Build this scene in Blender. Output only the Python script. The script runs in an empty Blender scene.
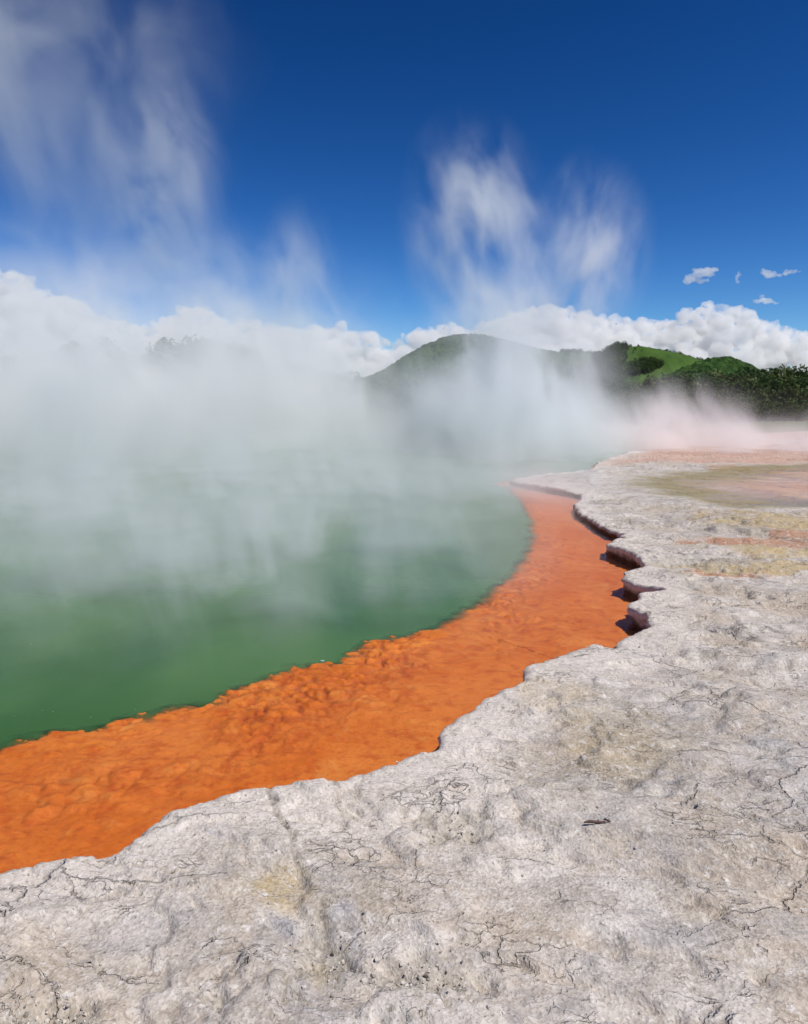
import bpy, bmesh, math, random
import numpy as np
from mathutils import Vector, Matrix

random.seed(7)
RNG = np.random.default_rng(11)
S = bpy.context.scene
COL = S.collection

# ------------------------------------------------------------------ camera
FPX, HOR, EYE = 776.0, 408.0, 1.7
W, H = 808, 1024
cd = bpy.data.cameras.new('camera')
cam = bpy.data.objects.new('camera', cd)
COL.objects.link(cam)
cd.sensor_fit = 'HORIZONTAL'
cd.sensor_width = 36.0
cd.lens = FPX / W * 36.0
cd.shift_y = (HOR - H / 2) / W
cd.clip_start, cd.clip_end = 0.05, 40000.0
cam.location = (0, 0, EYE)
cam.rotation_euler = (math.radians(90), 0, 0)
S.camera = cam


def at(px, py, h=0.0):
    """ground point seen at a place of the photograph, on the level z = h"""
    d = (EYE - h) * FPX / (py - HOR)
    return ((px - 404.0) / FPX * d, d)


def far(px, py, d):
    return ((px - 404.0) / FPX * d, d, EYE + (HOR - py) / FPX * d)


# ------------------------------------------------------------------ noise in numpy
PERM = np.random.default_rng(5).permutation(4096)
ANG = np.random.default_rng(6).random(4096) * 2 * np.pi
GX, GY = np.cos(ANG), np.sin(ANG)
RX, RY = np.random.default_rng(8).random(4096), np.random.default_rng(9).random(4096)


def _h(i, j, s):
    return PERM[(PERM[(i + s * 57) & 4095] + j * 31 + s) & 4095]


def perlin(x, y, s=0):
    i, j = np.floor(x).astype(np.int64), np.floor(y).astype(np.int64)
    u, v = x - i, y - j
    a, b = u * u * u * (u * (u * 6 - 15) + 10), v * v * v * (v * (v * 6 - 15) + 10)

    def g(di, dj):
        k = _h(i + di, j + dj, s)
        return GX[k] * (u - di) + GY[k] * (v - dj)
    n0 = g(0, 0) * (1 - a) + g(1, 0) * a
    n1 = g(0, 1) * (1 - a) + g(1, 1) * a
    return (n0 * (1 - b) + n1 * b) * 1.5


def fbm(x, y, o=4, s=0, gain=0.5):
    t, amp = np.zeros_like(x), 1.0
    for k in range(o):
        t = t + amp * perlin(x, y, s + k)
        x, y, amp = x * 2.03 + 1.7, y * 2.03 - 3.1, amp * gain
    return t


def ridged(x, y, o=4, s=0, gain=0.5):
    t, amp = np.zeros_like(x), 1.0
    for k in range(o):
        t = t + amp * (1 - np.abs(perlin(x, y, s + k)) * 2)
        x, y, amp = x * 2.03 + 1.7, y * 2.03 - 3.1, amp * gain
    return t


def worley(x, y, s=0):
    i, j = np.floor(x).astype(np.int64), np.floor(y).astype(np.int64)
    f1, f2 = np.full(x.shape, 9.0), np.full(x.shape, 9.0)
    for di in (-1, 0, 1):
        for dj in (-1, 0, 1):
            k = _h(i + di, j + dj, s)
            d = np.hypot(i + di + RX[k] - x, j + dj + RY[k] - y)
            f2 = np.where(d < f1, f1, np.minimum(f2, d))
            f1 = np.minimum(f1, d)
    return f1, f2


def sstep(a, b, x):
    t = np.clip((x - a) / (b - a), 0, 1)
    return t * t * (3 - 2 * t)


def poly_dist(x, y, pts, closed=False):
    """distance to a polyline"""
    best = np.full(x.shape, 1e9)
    n = len(pts)
    for k in range(n if closed else n - 1):
        ax, ay = pts[k]
        bx, by = pts[(k + 1) % n]
        dx, dy = bx - ax, by - ay
        t = np.clip(((x - ax) * dx + (y - ay) * dy) / (dx * dx + dy * dy + 1e-12), 0, 1)
        best = np.minimum(best, np.hypot(x - ax - t * dx, y - ay - t * dy))
    return best


def inside(x, y, pts):
    r = np.zeros(x.shape, bool)
    n = len(pts)
    for k in range(n):
        ax, ay = pts[k]
        bx, by = pts[(k + 1) % n]
        c = ((ay > y) != (by > y)) & (x < (bx - ax) * (y - ay) / (by - ay + 1e-12) + ax)
        r ^= c
    return r


# ------------------------------------------------------------------ mesh helpers
def link(name, me, mat, parent=None, kind=None, label=None, cat=None, group=None):
    o = bpy.data.objects.new(name, me)
    COL.objects.link(o)
    if mat is not None:
        me.materials.append(mat)
    o.parent = parent
    tag(o, label, cat, group, kind)
    return o


def tag(o, label=None, cat=None, group=None, kind=None):
    for k, v in (('label', label), ('category', cat), ('group', group), ('kind', kind)):
        if v:
            o[k] = v
    return o


def np_mesh(name, co, faces, smooth=True, attrs=None, up=False):
    """co (n,3), faces (m,4) or (m,3)"""
    me = bpy.data.meshes.new(name)
    co = np.asarray(co, np.float32)
    faces = np.asarray(faces, np.int32)
    k = faces.shape[1]
    me.vertices.add(len(co))
    me.vertices.foreach_set('co', co.ravel())
    me.loops.add(faces.size)
    me.loops.foreach_set('vertex_index', faces.ravel())
    me.polygons.add(len(faces))
    me.polygons.foreach_set('loop_start', np.arange(0, faces.size, k, dtype=np.int32))
    try:
        me.polygons.foreach_set('loop_total', np.full(len(faces), k, np.int32))
    except Exception:
        pass
    me.update(calc_edges=True)
    if up:
        nz = np.empty(len(faces) * 3, np.float32)
        me.polygons.foreach_get('normal', nz)
        if nz.reshape(-1, 3)[:, 2].mean() < 0:
            me.flip_normals()
    me.polygons.foreach_set('use_smooth', np.full(len(faces), smooth, bool))
    for nm, arr in (attrs or {}).items():
        if arr.ndim == 2:
            a = me.attributes.new(nm, 'FLOAT_VECTOR', 'POINT')
            a.data.foreach_set('vector', np.asarray(arr, np.float32).ravel())
        else:
            a = me.attributes.new(nm, 'FLOAT', 'POINT')
            a.data.foreach_set('value', np.asarray(arr, np.float32))
    return me


def grid_faces(r, c, wrap=False):
    i, j = np.meshgrid(np.arange(r - 1), np.arange(c if wrap else c - 1), indexing='ij')
    j2 = (j + 1) % c
    return np.stack([i * c + j, i * c + j2, (i + 1) * c + j2, (i + 1) * c + j], -1).reshape(-1, 4)


# ------------------------------------------------------------------ node helper
class NT:
    def __init__(self, name):
        self.m = bpy.data.materials.new(name)
        self.m.use_nodes = True
        self.t = self.m.node_tree
        self.t.nodes.clear()
        self.out = self.t.nodes.new('ShaderNodeOutputMaterial')

    def n(self, typ, ins=None, **props):
        nd = self.t.nodes.new(typ)
        for k, v in props.items():
            setattr(nd, k, v)
        for k, v in (ins or {}).items():
            sock = nd.inputs[k]
            if isinstance(v, bpy.types.NodeSocket):
                self.t.links.new(v, sock)
            else:
                sock.default_value = v
        return nd

    def math(self, op, a, b=0.0, c=0.0, clamp=False):
        return self.n('ShaderNodeMath', {0: a, 1: b, 2: c}, operation=op, use_clamp=clamp).outputs[0]

    def rng(self, v, a, b, lo=0.0, hi=1.0):
        return self.n('ShaderNodeMapRange', {'Value': v, 'From Min': a, 'From Max': b, 'To Min': lo, 'To Max': hi},
                      interpolation_type='SMOOTHSTEP').outputs[0]

    def noise(self, vec, scale, detail=4.0, rough=0.55, dist=0.0, out='Fac'):
        return self.n('ShaderNodeTexNoise', {'Vector': vec, 'Scale': scale, 'Detail': detail, 'Roughness': rough,
                                             'Distortion': dist}).outputs[out]

    def mix(self, f, a, b, blend='MIX'):
        nd = self.n('ShaderNodeMix', data_type='RGBA', blend_type=blend)
        for sock, v in ((nd.inputs[0], f), (nd.inputs[6], a), (nd.inputs[7], b)):
            if isinstance(v, bpy.types.NodeSocket):
                self.t.links.new(v, sock)
            else:
                sock.default_value = v if not isinstance(v, tuple) else (*v, 1.0)[:4]
        return nd.outputs[2]

    def attr(self, name, out='Fac'):
        return self.n('ShaderNodeAttribute', attribute_name=name).outputs[out]

    def bump(self, h, strength, dist, normal=None):
        ins = {'Height': h, 'Strength': strength, 'Distance': dist}
        if normal is not None:
            ins['Normal'] = normal
        return self.n('ShaderNodeBump', ins).outputs[0]

    def surf(self, s):
        self.t.links.new(s, self.out.inputs['Surface'])

    def vol(self, s):
        self.t.links.new(s, self.out.inputs['Volume'])


# ------------------------------------------------------------------ the rim of the pool
CX, CY = -15.0, 22.0
rim_px = [(0, 866), (45, 858), (100, 849), (126, 843), (145, 831), (166, 819), (200, 803), (240, 793), (266, 789), (300, 783),
          (340, 778), (366, 772), (400, 758), (432, 745), (440, 737), (444, 724), (470, 707), (500, 692), (521, 684),
          (527, 671), (536, 663), (560, 653), (595, 642), (609, 646), (622, 638), (638, 629), (653, 621), (640, 611),
          (628, 603), (640, 596), (668, 590), (650, 584), (634, 580), (626, 573), (640, 566), (668, 565), (652, 562),
          (640, 554), (626, 548), (612, 543), (610, 537), (624, 530), (612, 525), (600, 519), (588, 511), (579, 505),
          (576, 498), (583, 490), (566, 486), (540, 482), (512, 477)]
back_px = [(522, 473.5), (545, 471), (570, 468.5), (592, 466)]
ctrl = [(-62, 25), (-48, 7), (-25, 2.2), (-10, 1.9), (-5, 2.3), (-2.6, 2.62)]
n0 = len(ctrl)
ctrl += [at(*p) for p in rim_px]
ctrl += [at(*p) for p in back_px]
ctrl += [at(600, 459), at(640, 447), at(655, 440), at(630, 434.5)]
n1 = len(ctrl)
ctrl += [(10, 59.5), (0, 61), (-20, 62), (-50, 52)]
ctrl = np.array(ctrl, float)


def catmull(P, per=24):
    n = len(P)
    out = []
    t = np.linspace(0, 1, per, endpoint=False)[:, None]
    for k in range(n):
        a, b, c, d = P[k - 1], P[k], P[(k + 1) % n], P[(k + 2) % n]
        # centripetal-ish: soften tangents by segment length
        m1 = (c - a) * 0.5 * min(1, np.linalg.norm(c - b) / (np.linalg.norm(c - a) * 0.5 + 1e-9))
        m2 = (d - b) * 0.5 * min(1, np.linalg.norm(c - b) / (np.linalg.norm(d - b) * 0.5 + 1e-9))
        out.append((2 * t**3 - 3 * t**2 + 1) * b + (t**3 - 2 * t**2 + t) * m1 + (-2 * t**3 + 3 * t**2) * c + (t**3 - t**2) * m2)
    return np.concatenate(out), n


fine, _ = catmull(ctrl)
idx_ctrl = np.arange(len(fine)) / 24.0
# resample by distance from the eye
seg = np.hypot(*(np.roll(fine, -1, 0) - fine).T)
pts, owner = [], []
acc = 0.0
for k in range(len(fine)):
    a, b = fine[k], fine[(k + 1) % len(fine)]
    L = seg[k]
    mid = (a + b) / 2
    D = max(np.hypot(*mid), 2.0)
    st = 0.0030 * D
    if mid[1] < 0.5 or abs(mid[0]) / max(mid[1], 0.1) > 0.85:
        st *= 3
    if D > 30:
        st *= 1.5
    m = L / st
    pos = 1 - acc if acc > 0 else 0
    u = (1.0 - acc) / m if m > 0 else 2
    while u <= 1.0:
        pts.append(a + (b - a) * u)
        owner.append(idx_ctrl[k] + u / 24.0)
        u += 1.0 / m
    acc = (acc + m) % 1.0
RIM = np.array(pts)
OWN = np.array(owner)
TH = np.arctan2(RIM[:, 1] - CY, RIM[:, 0] - CX)
TH = np.where(TH < -3.1, TH + 2 * np.pi, TH)
_s = int(np.argmin(TH))
RIM, OWN, TH = np.roll(RIM, -_s, 0), np.roll(OWN, -_s), np.roll(TH, -_s)
TH = np.maximum.accumulate(TH) + np.linspace(0, 2e-4, len(TH))       # seen from the middle of the pool the rim never turns back
RHO = np.hypot(RIM[:, 0] - CX, RIM[:, 1] - CY)
ARC = np.concatenate([[0], np.cumsum(np.hypot(*(RIM[1:] - RIM[:-1]).T))])
# scalloped, chipped edge
RHO = RHO + 0.030 * fbm(ARC * 1.9, ARC * 0 + 3.3, 3, 40) + (0.014 + 0.035 * sstep(5, 12, np.hypot(RIM[:, 0], RIM[:, 1]))) * fbm(ARC * 5.5, ARC * 0 + 7.3, 5, 50, 0.62) \
    - (0.02 + 0.05 * sstep(5, 11, np.hypot(RIM[:, 0], RIM[:, 1]))) * np.clip(ridged(ARC * 3.1, ARC * 0 + 8.3, 3, 47) - 0.9, 0, 1) \
    + 0.035 * (np.clip(ridged(ARC * 1.1, ARC * 0 + 1.3, 2, 44) - 1.0, 0, 1))
DX, DY = np.cos(TH), np.sin(TH)
DEYE = np.hypot(RIM[:, 0], RIM[:, 1])

# the lip of the orange shelf (where it meets deep green water), as a width outside the rim towards the pool
WZ = -0.16
lip_px = [(-40, 766), (0, 752), (25, 742), (50, 736), (90, 733), (120, 722), (150, 719), (182, 709), (215, 704), (232, 692), (262, 684),
          (300, 670), (345, 664), (370, 646), (402, 640), (440, 627), (480, 604), (505, 585), (524, 562), (533, 545), (534, 528),
          (526, 508), (512, 492), (500, 480)]
lip = [(-30, 9), (-16, 7.0), (-8, 5.4)] + [at(*p, WZ) for p in lip_px] + [(1.2, 24), (2.5, 28), (4, 33), (8, 42), (11, 50)]
lip = np.array(lip)
lt = np.arctan2(lip[:, 1] - CY, lip[:, 0] - CX)
lr = np.hypot(lip[:, 0] - CX, lip[:, 1] - CY)
o = np.argsort(lt)
LIPR = np.interp(TH, lt[o], lr[o])
LIPW = np.maximum(RHO - LIPR, 0.5)
LIPW = np.where(OWN > n1 - 10.0, np.minimum(LIPW, 0.25 + 0.4 * np.clip(n1 - 8.5 - OWN, 0, 1)), LIPW)
LIPW = np.where(OWN > n1 - 7.5, 0.1, LIPW)
# soft lobes in the lip
LIPW = LIPW + 0.05 * fbm(ARC * 1.5, ARC * 0 + 9.1, 3, 60) + 0.03 * np.abs(perlin(ARC * 4.3, ARC * 0 + 2.1, 63))

# ------------------------------------------------------------------ rock ground
sel = np.where((OWN >= 1) & (OWN <= n1 - 1.2))[0]
rho, dx, dy, arc, deye = RHO[sel], DX[sel], DY[sel], ARC[sel], DEYE[sel]
drows = list(np.arange(0, 0.5, 0.013)) + list(np.arange(0.5, 6.0, 0.021))
d = 6.0
while d < 90:
    drows.append(d)
    d += max(0.022, (d - 5.2) * 0.024)
drows = np.array(drows)
R, Cn = len(drows), len(sel)
X = CX + (rho[None, :] + drows[:, None]) * dx[None, :]
Y = CY + (rho[None, :] + drows[:, None]) * dy[None, :]
Dm = np.broadcast_to(drows[:, None], X.shape)

pink_px = [(632, 481), (650, 488), (672, 494), (706, 501), (752, 505), (808, 507), (900, 510), (1100, 500), (1100, 464), (900, 463), (808, 463.5),
           (741, 465), (711, 470), (680, 474), (650, 477)]
PINK = [at(*p) for p in pink_px]
wob = 0.35
xw = X + wob * fbm(X * 0.9, Y * 0.9, 3, 70)
yw = Y + wob * fbm(X * 0.9 + 9, Y * 0.9, 3, 74)
pd = poly_dist(xw, yw, PINK, True)
pd = np.where(inside(xw, yw, PINK), pd, -pd)          # >0 inside the pink pool

lo = np.sqrt(np.clip(Dm / 0.5, 0, 1))
Z = 0.045 * fbm(X * 0.33, Y * 0.33, 2, 1) * sstep(0, 2.0, Dm)
Z += 0.018 * fbm(X * 1.3, Y * 1.3, 4, 4) * (0.35 + 0.65 * lo)
rd = ridged(X * 1.1 + 0.4 * fbm(X * 2, Y * 2, 2, 17), Y * 2.1 - 0.6 * X, 4, 8)
Z += 0.011 * (rd - 1.0) * (0.3 + 0.7 * lo)
Z += 0.0045 * fbm(X * 9, Y * 9, 3, 12) + 0.003 * fbm(X * 31, Y * 31, 3, 14)
# shallow plates with broken steps
pl = fbm(X * 0.8 + 0.2 * fbm(X * 4, Y * 4, 2, 25), Y * 1.5 + 0.5 * X, 3, 22)
Z += 0.024 * (sstep(-0.02, 0.03, pl) + sstep(0.28, 0.32, pl) + sstep(-0.34, -0.30, pl)) - 0.036
# networks of thin cracks
f1, f2 = worley(X * 1.15 + 0.35 * fbm(X * 2.1, Y * 2.1, 4, 31), Y * 1.15 + 0.35 * fbm(X * 2.1 + 5, Y * 2.1, 4, 35), 3)
brk = sstep(-0.25, 0.15, fbm(X * 1.7, Y * 1.7, 2, 39))
ck = (1 - sstep(0.004, 0.017, f2 - f1)) * brk
f1b, f2b = worley(X * 3.4 + 0.3 * fbm(X * 5, Y * 5, 3, 41), Y * 3.4 + 0.3 * fbm(X * 5 + 5, Y * 5, 3, 45), 9)
brk2 = sstep(0.0, 0.3, fbm(X * 1.3 + 20, Y * 1.3, 2, 49))
ck2 = (1 - sstep(0.01, 0.045, f2b - f1b)) * brk2
Z -= 0.020 * ck + 0.010 * ck2
# named cracks and broken hollows
crack_px = [[(266, 788), (272, 800), (281, 815), (291, 836), (297, 862), (303, 880)],
            [(318, 902), (332, 935), (352, 962), (380, 972), (404, 990), (430, 1003), (448, 1020)],
            [(338, 778), (336, 795), (343, 812)],
            [(92, 893), (112, 888), (126, 882), (146, 879)],
            [(436, 822), (452, 832), (470, 826), (489, 831)],
            [(640, 708), (668, 722), (690, 740), (720, 744)],
            [(604, 770), (640, 785), (676, 790), (716, 806)],
            [(700, 660), (738, 668), (770, 684), (808, 690)],
            [(596, 640), (620, 655), (655, 664), (690, 662)]]
kd = np.full(X.shape, 0.0)
wx = X + 0.02 * fbm(X * 14, Y * 14, 3, 80)
wy = Y + 0.02 * fbm(X * 14 + 3, Y * 14, 3, 84)
for k, c in enumerate(crack_px):
    P = [at(*p) for p in c]
    w = 0.015 if k in (0, 1) else 0.010
    dd = poly_dist(wx, wy, P)
    kd = np.maximum(kd, (1 - sstep(0.2 * w, w, dd)) * (0.55 + 0.45 * sstep(-0.3, 0.2, fbm(X * 6, Y * 6, 2, 88))))
Z -= 0.024 * kd
hollow = np.zeros(X.shape)
rough = np.zeros(X.shape)
for (px, py, rx, ry, dep) in ((424, 978, 0.20, 0.15, 0.035), (38, 1016, 0.16, 0.12, 0.03), (452, 822, 0.22, 0.17, 0.03), (330, 950, 0.12, 0.2, 0.02), (700, 560, 1.0, .5, .02)):
    hx, hy = at(px, py)
    q = np.hypot((wx - hx) / rx, (wy - hy) / ry) + 0.35 * fbm(X * 7, Y * 7, 3, 90)
    g = 1 - sstep(0.55, 1.0, q)
    Z -= dep * g
    hollow = np.maximum(hollow, g)
rg = sstep(0.0, 1.0, hollow)
Z += 0.020 * rg * (fbm(X * 16, Y * 16, 4, 95))
# pink pool basin, and a low wet flat in front of it
Z -= 0.085 * sstep(-0.5, 0.8, pd)
Z *= np.where(pd > -1.0, 0.5, 1.0) * 1.0
# far and behind: let it lie low and calm
LIPZ = 0.012 * sstep(0.35, 0.05, Dm) if False else 0
wn = (Dm < 0.35) * np.clip(6 - Y, 0, 1) * (Y > 2)
Z -= (Z * wn).sum() / max(wn.sum(), 1) * (1 - sstep(0, 2.5, Dm))
Z *= 0.6 + 0.4 * sstep(0, 0.7, Dm)
# lip rounding at the very edge
Z = Z - 0.012 * (1 - sstep(0, 0.035, Dm))
Z = Z - (0.085 * sstep(6.5, 14, deye))[None, :] * (1 - sstep(0, 2.2, Dm))

# skirt: rounded nose, undercut face, down below the water
sk = [(-0.012, -0.022), (-0.012, -0.045), (0.002, -0.07), (0.03, -0.10), (0.06, -0.13), (0.085, -0.17), (0.09, -0.25), (0.09, -0.5)]
und = 0.5 + 1.0 * np.clip(fbm(arc * 1.3, arc * 0 + 5.5, 3, 110), -0.4, 1) + 0.9 * sstep(0.0, 1.0, (arc - arc[0] + 0) * 0)
chip = fbm(arc * 12, arc * 0 + 1.5, 3, 114)
sX, sY, sZ = [], [], []
for (o_, z_) in sk[::-1]:
    off = o_ * (und if o_ > 0 else 1) + 0.022 * fbm(arc * 8 + z_ * 30, arc * 0 + z_ * 25, 4, 118) * (1 if z_ > -0.4 else 0)
    sX.append(CX + (rho + off) * dx)
    sY.append(CY + (rho + off) * dy)
    sZ.append(Z[0] + z_ + 0.006 * chip * (1 if z_ > -0.2 else 0))
X = np.concatenate([np.array(sX), X])
Y = np.concatenate([np.array(sY), Y])
Z = np.concatenate([np.array(sZ), Z])
pad = lambda a, v: np.concatenate([np.full((len(sk), Cn), v) if np.isscalar(v) else np.repeat(v[None, :], len(sk), 0), a])
Dm = pad(Dm, 0.0)
pd = pad(pd, pd[0])
rough = pad(rg, 0.0)
crk = pad(np.clip(kd + 0.7 * ck + 0.4 * ck2, 0, 1), 0.0)


def blob(px, py, hw, hh, seed, sharp=0.45):
    """a stain lying on the rock: an ellipse in metres with a torn edge"""
    bx, by = at(px, py)
    rx = hw / FPX * by
    ry = max(0.05, (at(px, py - hh)[1] - at(px, py + hh)[1]) / 2)
    q = np.hypot((X - bx) / rx, (Y - by) / ry) + sharp * 1.5 * fbm(X * 1.6, Y * 2.2, 4, seed)
    return 1 - sstep(0.5, 1.15, q)


mx = lambda l: np.maximum.reduce(l)
orange = mx([blob(684, 539, 18, 3.2, 200), blob(770, 543, 62, 6, 201), blob(800, 536, 40, 5, 202), blob(735, 572, 38, 3.5, 203), blob(760, 469, 60, 2.5, 204), blob(735, 466, 26, 1.6, 205),
             blob(660, 598, 6, 4, 209) * 0.0])
yellow = mx([blob(782, 552, 50, 6, 210), blob(706, 566, 55, 9, 211), blob(775, 568, 45, 7, 212), blob(770, 520, 60, 12, 213) * 0.9, blob(285, 888, 30, 25, 214) * 0.75,
             blob(320, 962, 28, 22, 215) * 0.6, blob(622, 742, 62, 30, 216) * 0.28, blob(545, 690, 45, 22, 217) * 0.35, blob(690, 910, 60, 30, 218) * 0.3])
tan = mx([blob(620, 742, 75, 38, 220), blob(600, 705, 40, 14, 221), blob(760, 525, 90, 22, 222) * 0.8, blob(545, 770, 60, 40, 223) * .6, blob(330, 910, 70, 40, 224) * 0.8, blob(240, 880, 80, 50, 225) * 0.5])
olive = sstep(-0.6, 0.4, pd) * (1 - sstep(1.4, 3.4, pd + 0.7 * fbm(X * .4, Y * .8, 3, 226)))
PINKB = [at(580, 465.5), at(640, 462.5), at(720, 463), at(1000, 464), (70, 50), (40, 62), at(640, 436), at(664, 441)]
pdb = poly_dist(X, Y, PINKB, True)
pdb = np.where(inside(X, Y, PINKB), pdb, -pdb) + 0.7 * fbm(X * .4, Y * .4, 3, 227)
pink = np.maximum(sstep(0.4, 3.0, pd), 0.95 * sstep(-0.4, 1.0, pdb))
edge = (1 - sstep(0.05, 0.75, Dm + 0.30 * fbm(X * 1.8, Y * 1.8, 4, 230)))
grey = mx([blob(70, 915, 110, 28, 240), blob(280, 920, 30, 18, 241), blob(340, 935, 18, 40, 242), blob(700, 730, 130, 60, 243) * .4, blob(690, 840, 80, 60, 244) * .35])
faces = grid_faces(X.shape[0], Cn)
me = np_mesh('rock_ground', up=True, co=np.stack([X, Y, Z], -1).reshape(-1, 3), faces=faces, attrs={
    'stain_a': np.stack([orange, yellow, olive], -1).reshape(-1, 3),
    'stain_b': np.stack([pink, edge, tan], -1).reshape(-1, 3),
    'stain_c': np.stack([grey, np.clip(crk, 0, 1), rough], -1).reshape(-1, 3),
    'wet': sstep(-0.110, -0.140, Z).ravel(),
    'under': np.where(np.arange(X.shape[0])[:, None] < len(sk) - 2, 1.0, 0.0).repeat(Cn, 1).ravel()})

m = NT('sinter_rock')
P = m.n('ShaderNodeNewGeometry').outputs['Position']
sep = lambda nm: m.n('ShaderNodeSeparateXYZ', {0: m.attr(nm, 'Vector')}).outputs
a, b, c = sep('stain_a'), sep('stain_b'), sep('stain_c')
st = m.n('ShaderNodeMapping', {'Vector': P, 'Rotation': (0, 0, math.radians(-28)), 'Scale': (0.8, 1.25, 1)}).outputs[0]
big = m.noise(st, 0.9, 7, 0.62, 0.6)
mid = m.noise(st, 4.5, 8, 0.68, 0.4)
fin = m.noise(P, 34, 6, 0.7)
col = m.mix(m.rng(big, 0.36, 0.64), (0.46, 0.405, 0.35), (0.62, 0.555, 0.49))
col = m.mix(m.rng(mid, 0.42, 0.62), col, (0.76, 0.71, 0.655))
col = m.mix(m.math('MULTIPLY', m.rng(m.noise(st, 2.3, 6, 0.65, 1.0), 0.51, 0.63), 0.62), col, (0.30, 0.295, 0.305))
col = m.mix(m.math('MULTIPLY', m.rng(m.noise(P, 1.1, 5, 0.6, 0.3), 0.47, 0.62), 0.65), col, (0.52, 0.41, 0.28))
col = m.mix(m.math('MULTIPLY', b[2], m.rng(m.noise(P, 9, 6, 0.65), 0.32, 0.6, 0.35, 0.95)), col, (0.41, 0.34, 0.24))
col = m.mix(m.math('MULTIPLY', c[0], m.rng(mid, 0.35, 0.6, 0.2, 0.8)), col, (0.30, 0.31, 0.35))
col = m.mix(m.math('MULTIPLY', b[1], m.rng(m.noise(st, 5, 7, 0.65), 0.30, 0.54, 0.35, 1.0)), col, (0.78, 0.71, 0.64))
col = m.mix(m.math('MULTIPLY', a[1], m.rng(m.noise(P, 6, 7, 0.7), 0.34, 0.54, 0.3, 0.95)), col, (0.55, 0.39, 0.12))
col = m.mix(m.math('MULTIPLY', a[0], m.rng(m.noise(P, 4, 7, 0.7), 0.32, 0.50, 0.3, 1.0)), col, (0.50, 0.205, 0.07))
# grains, pits and white crumbs
vo = m.n('ShaderNodeTexVoronoi', {'Vector': P, 'Scale': 95.0, 'Randomness': 1.0})
grain = m.math('SUBTRACT', m.n('ShaderNodeSeparateColor', {0: vo.outputs['Color']}).outputs[0], 0.5)
col = m.mix(m.rng(fin, 0.54, 0.68, 0.0, 0.7), col, (0.26, 0.23, 0.20))
col = m.mix(m.rng(m.noise(P, 21, 7, 0.72), 0.55, 0.64, 0.0, 0.85), col, (0.80, 0.77, 0.73))
col = m.mix(m.rng(m.noise(P, 85, 3, 0.6), 0.60, 0.68, 0.0, 0.85), col, (0.16, 0.14, 0.12))
col = m.mix(m.math('MULTIPLY', c[1], 0.8), col, (0.15, 0.13, 0.11))
col = m.mix(m.math('MULTIPLY', c[2], 0.45), col, (0.40, 0.365, 0.29))
col = m.mix(0.30, col, m.mix(m.math('ADD', grain, 0.5), (0.18, 0.17, 0.16), (0.8, 0.78, 0.76)))
col = m.mix(m.math('MULTIPLY', a[2], 0.85), col, (0.29, 0.245, 0.12))
col = m.mix(b[0], col, m.mix(m.rng(m.noise(P, 0.4, 4, 0.6), 0.35, 0.65), (0.55, 0.355, 0.28), (0.60, 0.435, 0.36)))
col = m.mix(m.math('MULTIPLY', m.attr('under'), m.rng(m.noise(P, 7, 6, 0.7), 0.35, 0.6, 0.15, 0.8)), col, (0.12, 0.10, 0.08))  # overhang shade painted into the colour of the undercut faces
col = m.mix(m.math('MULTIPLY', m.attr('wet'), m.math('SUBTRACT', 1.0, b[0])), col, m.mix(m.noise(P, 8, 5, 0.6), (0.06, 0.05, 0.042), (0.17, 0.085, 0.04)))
bmp = m.bump(m.noise(P, 7, 7, 0.62), 0.40, 0.016)
bmp = m.bump(m.rng(m.noise(P, 26, 5, 0.65), 0.40, 0.62), 0.40, 0.006, bmp)
bmp = m.bump(vo.outputs['Distance'], 0.5, 0.004, bmp)
warp = m.n('ShaderNodeVectorMath', {0: P, 1: m.n('ShaderNodeVectorMath', {0: m.noise(P, 2.6, 6, 0.62, out='Color'), 1: (0.34, 0.34, 0.0)}, operation='MULTIPLY').outputs[0]}, operation='ADD').outputs[0]
flat2 = m.n('ShaderNodeMapping', {'Vector': warp, 'Rotation': (0, 0, math.radians(35)), 'Scale': (0.7, 1.5, 0.0)}).outputs[0]
crks = None
for sc_, wd_, lo_, hi_, ps_ in ((1.25, 0.010, 0.46, 0.60, 0.9), (4.2, 0.020, 0.53, 0.64, 1.6), (13.0, 0.045, 0.54, 0.64, 2.3)):
    ed_ = m.n('ShaderNodeTexVoronoi', {'Vector': flat2, 'Scale': sc_}, feature='DISTANCE_TO_EDGE').outputs['Distance']
    k_ = m.math('MULTIPLY', m.rng(ed_, wd_, wd_ * 0.15), m.rng(m.noise(P, ps_, 4, 0.6), lo_, hi_))
    crks = k_ if crks is None else m.math('MAXIMUM', crks, k_)
bmp = m.bump(m.math('SUBTRACT', 1.0, crks), 0.9, 0.012, bmp)
col = m.mix(m.math('MULTIPLY', crks, 0.36), col, (0.13, 0.11, 0.095))
col = m.mix(1.0, col, (0.84, 0.825, 0.815), 'MULTIPLY')
bs = m.n('ShaderNodeBsdfPrincipled', {'Base Color': col, 'Roughness': 0.85, 'Normal': bmp, 'Specular IOR Level': 0.25})
m.surf(bs.outputs[0])
ROCK = m.m
rock = link('rock_ground', me, ROCK, kind='structure', label='pale crusted grey and white sinter rock terrace round the pool')

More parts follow.
